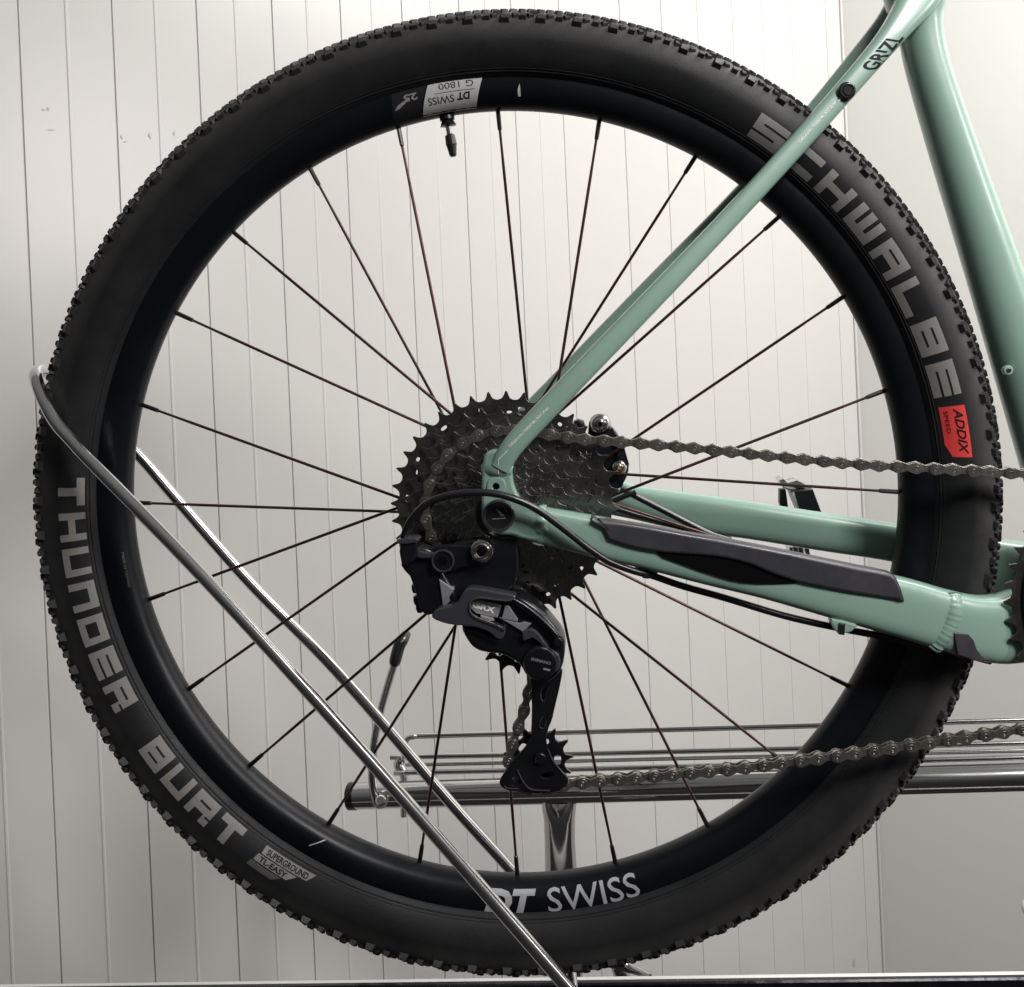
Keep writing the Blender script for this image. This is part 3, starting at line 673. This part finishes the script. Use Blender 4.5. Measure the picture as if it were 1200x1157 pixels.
# ---- pedal seen beyond the far stay
pd = plate('pedal', [(928, 576), (953, 574), (962, 598), (968, 612), (944, 614), (936, 596)], -150, -120, 'bluemetal', bike, 1.0, k=1, smooth=False)
plate('pedal_clip', [(913, 563), (918, 561), (925, 568), (935, 573), (930, 577), (918, 572)], -146, -126, 'chromedull', pd, .8, k=1)
plate('pedal_clip', [(923, 566), (934, 563), (946, 569), (942, 573), (930, 571)], -150, -130, 'chromedull', pd, .8, k=1)
plate('pedal_spring', [(914, 574), (921, 574), (924, 596), (917, 600), (914, 590)], -140, -130, 'bluemetal', pd, .8, k=1)
plate('pedal_spring', [(928, 578), (931, 577), (938, 600), (935, 601)], -118, -114, 'chromedull', pd, .3, k=1)
for xx in (925, 931, 937, 944): plate('pedal_tooth', [(xx, 641), (xx + 4, 641.5), (xx + 5.5, 651), (xx + 1, 650)], -140, -120, 'chromedull', pd, .4, k=1, smooth=False)

# ---- chainring at the right edge
cc = b(1328, 702, 45)
NR = 42; rpx = PITCH * 1.02 / 2 / math.sin(math.pi / NR)
ring_holes = [circ(cc.x, cc.y, rpx - 11, 60)]
ringo = finish('chainring', fill([gear_loop(NR, rpx, 2.6, 3.6, .04, cc.x, cc.y)] + ring_holes, 44, 46, .3), 'cas', bike, 25)
finish('ring_carrier', fill([circ(cc.x, cc.y, rpx - 9.5, 80), circ(cc.x, cc.y, rpx - 26, 60)], 40, 49, 1.5, 1), 'bluemetal', ringo, 30)

# ---- rear derailleur
dr = plate('rear_derailleur', [(528, 640), (545, 634), (600, 628), (606, 640), (607, 668), (600, 690), (580, 700), (545, 702), (516, 696), (505, 680), (502, 660), (512, 644)], 60, 71, 'black', bike, 1.6, k=2, res=2)
plate('hanger_link', [(512, 640), (560, 639), (572, 634), (580, 646), (572, 660), (556, 664), (534, 668), (512, 672), (503, 658)], 70, 75.5, 'black', dr, 1.4, k=3, res=2)
bo = knob_disc('mount_bolt', 564.3, 646.5, 74, 80.5, 8.0, 'steel', dr, 1.6, 32)
c2 = b(564.3, 646.5, 80.5)
finish('bolt_recess', lathe([(3.7, 80.6), (4.4, 81.3), (5.0, 81.3), (5.9, 80.5)], 28, (c2.x, c2.y)), 'steel', bo, 30)
finish('bolt_socket', fill([circ(c2.x, c2.y, 3.6, 6)], 79, 80.75, 0), 'hole', bo, 0)
pv = knob_disc('pivot_cap', 519, 657.5, 72, 79, 8.2, 'black', dr, 1.0, 32); c3 = b(519, 657.5, 79)
finish('pivot_ring', lathe([(6.6, 78.8), (6.9, 79.9), (7.7, 79.9), (8.0, 78.8)], 36, (c3.x, c3.y)), 'satin', pv, 30)
finish('pivot_socket', fill([circ(c3.x, c3.y, 3.4, 6)], 78, 79.3, .1), 'hole', pv, 0)
plate('bracket_body', [(471, 636), (485, 640), (505, 645), (517, 668), (530, 690), (536, 704), (524, 716), (512, 718), (500, 722), (492, 714), (488, 700), (480, 676), (470, 664)], 60, 75, 'black', dr, 2.0, k=2, res=2)
bs = plate('cable_stop', [(469, 634), (486, 633), (489, 640), (488, 652), (483, 660), (470, 660)], 72, 84, 'black', dr, 1.5, k=2, res=2)
plate('stop_flange', [(466, 632), (487, 631), (489, 636), (467, 638)], 71, 85.5, 'satin', bs, .7, k=2)
plate('stop_arm', [(486, 645), (500, 648), (510, 648), (512, 653), (502, 655), (486, 653)], 74, 79, 'satin', dr, .9, k=2)
plate('bracket_facet', [(514.5, 679), (532, 691), (526, 701), (527, 705), (519, 713), (517.5, 700)], 70, 76.8, 'facet', dr, .5, k=1, smooth=False)
for (x, y) in ((486, 690), (488, 704), (491, 713)): plate('adjust_screw', [(x - 4, y - 4), (x + 4, y - 5), (x + 6, y + 4), (x - 2, y + 6)], 64, 72, 'black', dr, 1, k=2)
tube('adjust_screw', [b(489, 712, 68), b(497, 706, 68)], [1.2, 1.6], 'spoke', dr, n=8, k=1)
tube('guide_wire', [b(484, 676, 66), b(487, 683, 66), b(490, 700, 66)], .5, 'steel', dr, n=6)
claw = plate('outer_link', [(506, 724), (512, 714), (524, 711), (535, 707), (541, 697), (547, 690), (560, 690), (575, 692.5), (598, 697), (604, 699), (602, 704), (592, 705), (563, 701), (553, 703.5), (549.5, 710), (550, 717), (557, 724), (575, 731), (588, 736), (592, 741), (589, 749), (582, 749), (572, 741), (553, 735), (525, 732)], 72, 84, 'satin', dr, 1.3, k=3, res=2)
plate('link_ridge', [(553, 702.5), (563, 699.8), (592, 703.5), (602, 701.5), (600, 703.8), (592, 705.4), (563, 702.2), (554, 705.2), (551, 711), (551.5, 717), (558, 723), (575, 729.5), (588, 735), (591, 740), (587, 738), (574, 732), (556.5, 725.5), (549.4, 717.5), (549, 710)], 83, 85, 'steel', claw, .35, k=2)
lp_ = plate('logo_plate', [(551, 706), (560, 703.5), (588, 709), (583, 724), (558, 719), (551, 713)], 72, 79.5, 'facet', dr, .5, k=1, smooth=False)
stay_text('GRX', (552.5, 711.5), (579.5, 719.5), 7.6, 79.9, 79.9, 'white', dr, bold=.05).name = 'link_logo'
plate('logo_bar', [(563, 721), (578, 725), (579, 728), (574, 728.5), (563, 724)], 74, 81, 'facet', dr, .4, k=1, smooth=False)
kb = plate('knuckle_body', [(541, 735), (560, 738), (583, 748), (590, 738), (581, 722), (586, 708), (598, 700), (612, 702), (632, 714), (648, 731), (660, 748), (662, 765), (658, 784), (648, 797), (632, 800), (618, 794), (611, 783), (604, 776), (588, 768), (572, 766), (558, 762), (548, 752)], 54, 78, 'black', dr, 3.2, k=3, res=3, sh=40)
plate('knuckle_facet', [(592, 709), (597, 711), (607, 727), (606, 729), (588, 725)], 70, 80.5, 'facet', dr, .5, k=1, smooth=False)
plate('knuckle_facet', [(585, 724), (609, 731), (614, 729), (623, 731), (613, 741)], 70, 80.0, 'facet', dr, .5, k=1, smooth=False)
plate('knuckle_strap', [(597, 700), (603, 702), (616, 709), (634, 723), (652, 741), (660, 748), (661, 756), (655, 754), (648, 746), (632, 729), (612, 714), (600, 706)], 70, 83, 'black', dr, 1.0, k=2, res=2)
tube('strap_edge', [b(600, 701.5, 83), b(616, 710.5, 83.3), (b(634, 725, 83.3)), b(650, 741, 83), b(657, 750, 82)], .7, 'satin', dr, n=8)
plate('knuckle_shield', [(612, 742), (622, 737), (632, 744), (644, 760), (655, 768), (656, 782), (650, 788), (646, 772), (636, 758), (624, 748), (614, 752)], 76, 82.5, 'satin', dr, 1.0, k=2, res=2)
kc = knob_disc('clutch_cover', 633, 778, 76, 85, 11.6, 'black', dr, 1.6, 40)
t_ = stay_text('SHIMANO', (622, 774.0), (645, 779.5), 3.6, 85.25, 85.25, 'facet', kc, bold=.03); t_.name = 'cover_lettering'
plate('cover_slot', [(637, 783), (645, 785), (644, 787), (636, 785)], 84, 85.4, 'facet', kc, .1, k=1, smooth=False)
knob_disc('knuckle_bolt', 654, 753, 76, 84.5, 3.2, 'black', dr, .8, 16)
# pulleys
def pulley(px, py, w, teeth, tipr, a0):
    c = b(px, py, w); rp = tipr - 3
    hs = [slot_at(c, rp * .62, a0 + q * 72, 2.6, 3.6) for q in range(5)]
    o = finish('pulley', fill([gear_loop(teeth, rp, 3.0, 3.2, a0, c.x, c.y)] + hs, w - 1.2, w + 1.2, .3), 'black', dr, 25)
    finish('pulley_hub', fill([circ(c.x, c.y, 6, 20)], w - 3, w + 3, .6), 'black', o, 30)
def slot_at(c, r, ang, lr, la):
    return [(c.x + q[0], c.y + q[1]) for q in slot(r, ang, lr, la, 12)]
pulley(601, 751, 45, 11, 24.2, .33); pulley(631, 889.5, 45, 13, 25.5, .1)
cage_holes = [[(598, 919), (602, 911), (607, 912), (612, 918), (606, 921)], [(639, 803), (643, 800), (645, 804), (640, 812), (638, 822), (634, 818), (635, 809)], [(634, 911), (637, 907), (645, 905), (649, 908), (644, 912)]]
plate('cage_plate', [(622, 790), (640, 796), (658, 784), (657, 800), (652, 822), (647, 842), (641, 860), (641, 874), (646, 889), (655, 901), (665, 911), (664, 921), (652, 928), (630, 930), (605, 928), (591, 925), (585, 917), (592, 904), (600, 892), (612, 880), (620, 868), (624, 855), (624, 835), (623, 812)], 52, 54.5, 'black', dr, .7, holes=cage_holes, k=3)
plate('cage_plate', [(618, 778), (628, 790), (650, 800), (648, 840), (640, 860), (643, 885), (664, 908), (660, 920), (640, 925), (615, 924), (598, 918), (592, 904), (606, 886), (620, 868), (623, 840), (622, 805), (618, 790)], 36, 38, 'black', dr, .6, holes=[(632, 802, 2), (606, 915, 2.4)], k=3)
tube('cage_edge', [b(642, 878, 54.6), b(647, 890, 54.8), b(656, 902, 54.8), b(664, 911, 54.6)], .6, 'satin', dr, n=6)
tube('cage_edge', [b(606, 902, 55), b(612, 914, 55.3), b(622, 925, 55.3), b(645, 926.5, 55.2)], .55, 'satin', dr, n=6)
tube('cage_edge', [b(591, 921, 55), b(595, 924, 55.3), b(608, 924.5, 55.3)], .5, 'satin', dr, n=6)
knob_disc('pulley_bolt', 633, 890, 53, 57, 4.2, 'black', dr, .9, 20)
tube('cage_groove', [b(636, 840, 54.7), b(632, 848, 54.8), b(633, 853, 54.8), b(638, 853, 54.8), b(640, 845, 54.7)], .35, 'satin', dr, n=6)
# inner parallelogram parts under the links
plate('inner_link', [(520, 690), (560, 700), (600, 700), (620, 720), (600, 750), (560, 740), (520, 722)], 46, 68, 'black', dr, 2, k=2)

# ================================================================== CHROME WHEEL HOLDER (loop round the tyre)
H0 = P(640, 1157, .72)
hold = empty('wheel_holder', Matrix.Translation(H0))
tag(hold, 'long polished chrome tube loop slanting across the left of the wheel from tyre to rail', 'bike holder')
def Wb(px, py, w): return BM @ (b(px, py, w) * .001)
near_path = [Wb(*p) for p in ((725, 1228, 112), (665, 1157, 108), (420, 876, 83), (240, 678, 62), (112, 547, 49), (86, 519, 45), (66, 496, 41), (52, 471, 36), (43, 447, 27), (43, 436, 14), (52, 434, -4), (66, 443, -22), (84, 462, -36), (112, 487, -45), (160, 531, -50), (213, 592, -52), (293, 683, -55), (380, 771, -58), (453, 853, -60), (527, 940, -61), (600, 1021, -62), (648, 1076, -63), (664, 1105, -58), (671, 1165, -30))]
lo = [p - H0 for p in near_path]
bt_ = tube('bent_tube', lo, .0047, 'chrome', hold, n=40, k=6, mm=False)
bt_.cycles.shadow_terminator_offset = .3; bt_.cycles.shadow_terminator_geometry_offset = .3

# ================================================================== DISPLAY STAND BEHIND
S0 = P(655, 1146, 1.09)
stn = empty('display_stand', Matrix.Translation(S0))
tag(stn, 'chrome stand behind the wheel with thick horizontal tube on an upright post', 'stand')
def sw(px, py, z): return P(px, py, z) - S0
def wtube(name, pts, r, mt, parent, **k): return tube(name, pts, r, mt, parent, mm=False, **k)
mt_ = wtube('main_tube', [sw(414, 933, 1.14), sw(1260, 908, 1.02)], .0139, 'chrome', stn, n=40, k=1)
wtube('end_cap', [sw(410, 933.2, 1.141), sw(418, 933, 1.139)], .0145, 'plastic', stn, n=32, k=1, smooth=30)
wtube('tube_bolt', [sw(446, 938, 1.12), sw(446, 938, 1.10), sw(446, 938, 1.098)], [.0055, .0055, .004], 'chrome', mt_, n=20, k=1, smooth=30)
wtube('bolt_washer', [sw(444, 937, 1.126), sw(446, 938, 1.115)], [.0085, .0085], 'chromedull', mt_, n=24, k=1, smooth=30)
wtube('tube_stub', [sw(473, 930, 1.14), sw(473, 957, 1.14)], .0035, 'chrome', mt_, n=12, k=1)
# post: flattened tube flaring under the main tube
def oval(name, st, mt, parent, n=36):
    vs = []; fs = []
    for (x, y, z, a, c) in st:
        o = sw(x, y, z)
        for j in range(n):
            t = 2 * math.pi * j / n; vs.append(o + XR * a * math.cos(t) + XD * c * math.sin(t))
    for i in range(len(st) - 1):
        for j in range(n): fs.append((i * n + j, i * n + (j + 1) % n, (i + 1) * n + (j + 1) % n, (i + 1) * n + j))
    me = mesh_pd(vs, fs); bm = bmesh.new(); bm.from_mesh(me); bmesh.ops.recalc_face_normals(bm, faces=bm.faces); bm.to_mesh(me); bm.free()
    return finish(name, me, mt, parent, 60, mm=False)
oval('post', [(655, 938, 1.10, .0190, .010), (655, 946, 1.10, .0180, .0135), (655.5, 960, 1.10, .0165, .0150), (656, 985, 1.10, .0160, .0152), (657, 1010, 1.10, .0166, .0150), (658, 1040, 1.10, .0172, .0150), (662, 1130, 1.10, .0182, .0150), (664, 1160, 1.10, .0182, .0150)], 'chrome', stn)
# wire rack
rack = empty('wire_rack', Matrix.Translation(P(470, 915, 1.16)))
tag(rack, 'four thin chrome wires running just above the thick horizontal tube', 'wire rack')
R0 = P(470, 915, 1.16)
def rk(px, py, z): return P(px, py, z) - R0
wr_ = .0030
wtube('top_wire', [rk(482, 884, 1.17), rk(476, 876, 1.17), rk(476, 868, 1.17), rk(484, 863.5, 1.17), rk(520, 862, 1.17), rk(780, 855, 1.12), rk(1260, 842, 1.05)], wr_, 'chrome', rack, n=14, k=6)
wtube('upper_wire', [rk(474, 902, 1.15), rk(468, 896, 1.15), rk(470, 888.5, 1.15), rk(482, 887, 1.15), rk(780, 881, 1.10), rk(1260, 869, 1.03)], wr_ * .95, 'chrome', rack, n=14, k=6)
wtube('middle_wire', [rk(474, 893, 1.17), rk(486, 896, 1.17), rk(780, 889, 1.12), rk(1260, 878, 1.05)], wr_ * .8, 'chrome', rack, n=14, k=6)
wtube('lower_wire', [rk(474, 906, 1.14), rk(486, 905.5, 1.14), rk(780, 899, 1.09), rk(1260, 886, 1.02)], wr_ * .9, 'chrome', rack, n=14, k=6)
wtube('rack_knuckle', [rk(470, 890, 1.15), rk(468, 897, 1.15), rk(473, 907, 1.145), rk(474, 920, 1.14)], [.0050, .0062, .0048, .0040], 'chrome', rack, n=20, k=6)
# lever with black grip
L0 = P(440, 925, 1.13)
lev = empty('grip_lever', Matrix.Translation(L0)); tag(lev, 'slim bent chrome rod with a black rubber tip rising from the tube end', 'lever')
def lk(px, py, z): return P(px, py, z) - L0
wtube('rod', [lk(441, 940, 1.115), lk(437, 922, 1.115), lk(436, 900, 1.115), lk(440, 860, 1.12), lk(451, 815, 1.13), lk(464, 772, 1.14)], .0042, 'chromedull', lev, n=16, k=6)
wtube('grip', [lk(462.5, 777, 1.139), lk(463, 775, 1.139), lk(467.5, 758, 1.142), lk(472, 750, 1.146), lk(476, 744, 1.16)], [.0052, .0064, .0066, .0064, .0052], 'plastic', lev, n=20, k=6)
# base rail across the bottom
Q0 = P(600, 1152, .93)
rail = empty('base_rail', Matrix.Translation(Q0)); tag(rail, 'long metal rail with pale lip and dark polished front along the bottom', 'rail')
def bar(name, y0l, y0r, zl, zr, dep, hgt, mt, xl=-160, xr=1380):
    A = P(xl, y0l, zl) - Q0; B = P(xr, y0r, zr) - Q0; t = (B - A).normalized(); dn = Vector((0, 0, -1)); bk = dn.cross(t).normalized()
    if bk.y < 0: bk = -bk
    c = min(.0015, dep * .3, hgt * .3)
    prof = [(0, c), (c, 0), (dep - c, 0), (dep, c), (dep, hgt), (0, hgt)]
    vs = []; fs = []
    for O in (A, B):
        for d, h in prof: vs.append(O + bk * d + dn * h)
    n = len(prof)
    for i in range(n): fs.append((i, (i + 1) % n, n + (i + 1) % n, n + i))
    fs += [tuple(range(n))[::-1], tuple(range(n, 2 * n))]
    me = mesh_pd(vs, fs); bm = bmesh.new(); bm.from_mesh(me); bmesh.ops.recalc_face_normals(bm, faces=bm.faces); bm.to_mesh(me); bm.free()
    return finish(name, me, mt, rail, 30, mm=False)
bar('pale_lip', 1162, 1142.5, .99, .93, .010, .016, 'rail')
bar('dark_front', 1163, 1144.5, .982, .922, .0072, .07, 'raildark')
fl = empty('foot_latch', Matrix.Translation(P(730, 1143, 1.02))); tag(fl, 'small flat chrome latch poking out under the tyre on the bottom rail', 'latch')
F0 = P(730, 1143, 1.02)
def fk(px, py, z): return P(px, py, z) - F0
wtube('latch_blade', [fk(708, 1128, 1.02), fk(722, 1129, 1.02), fk(736, 1134, 1.02), fk(752, 1140, 1.01), fk(762, 1144, 1.0)], [.0035, .0055, .0045, .0035, .002], 'chromedull', fl, n=16, k=5)
wtube('latch_stem', [fk(722, 1131, 1.03), fk(727, 1139, 1.03), fk(730, 1148, 1.03)], [.006, .0075, .008], 'chromedull', fl, n=16, k=4)
# small white hook on the right wall at the frame edge
hk = tube('wall_hook', [P(1208, 1058, 1.6), P(1206, 1064, 1.58), P(1209, 1072, 1.58), P(1218, 1076, 1.6)], [.009, .011, .008, .006], 'rail', None, n=16, k=5, mm=False)
tag(hk, 'little white rounded hook by the right edge of the photo', 'hook')

# dark marks on the wall: none but one small smudge
S.cycles.sample_clamp_direct = 3.0; S.cycles.sample_clamp_indirect = 2.0
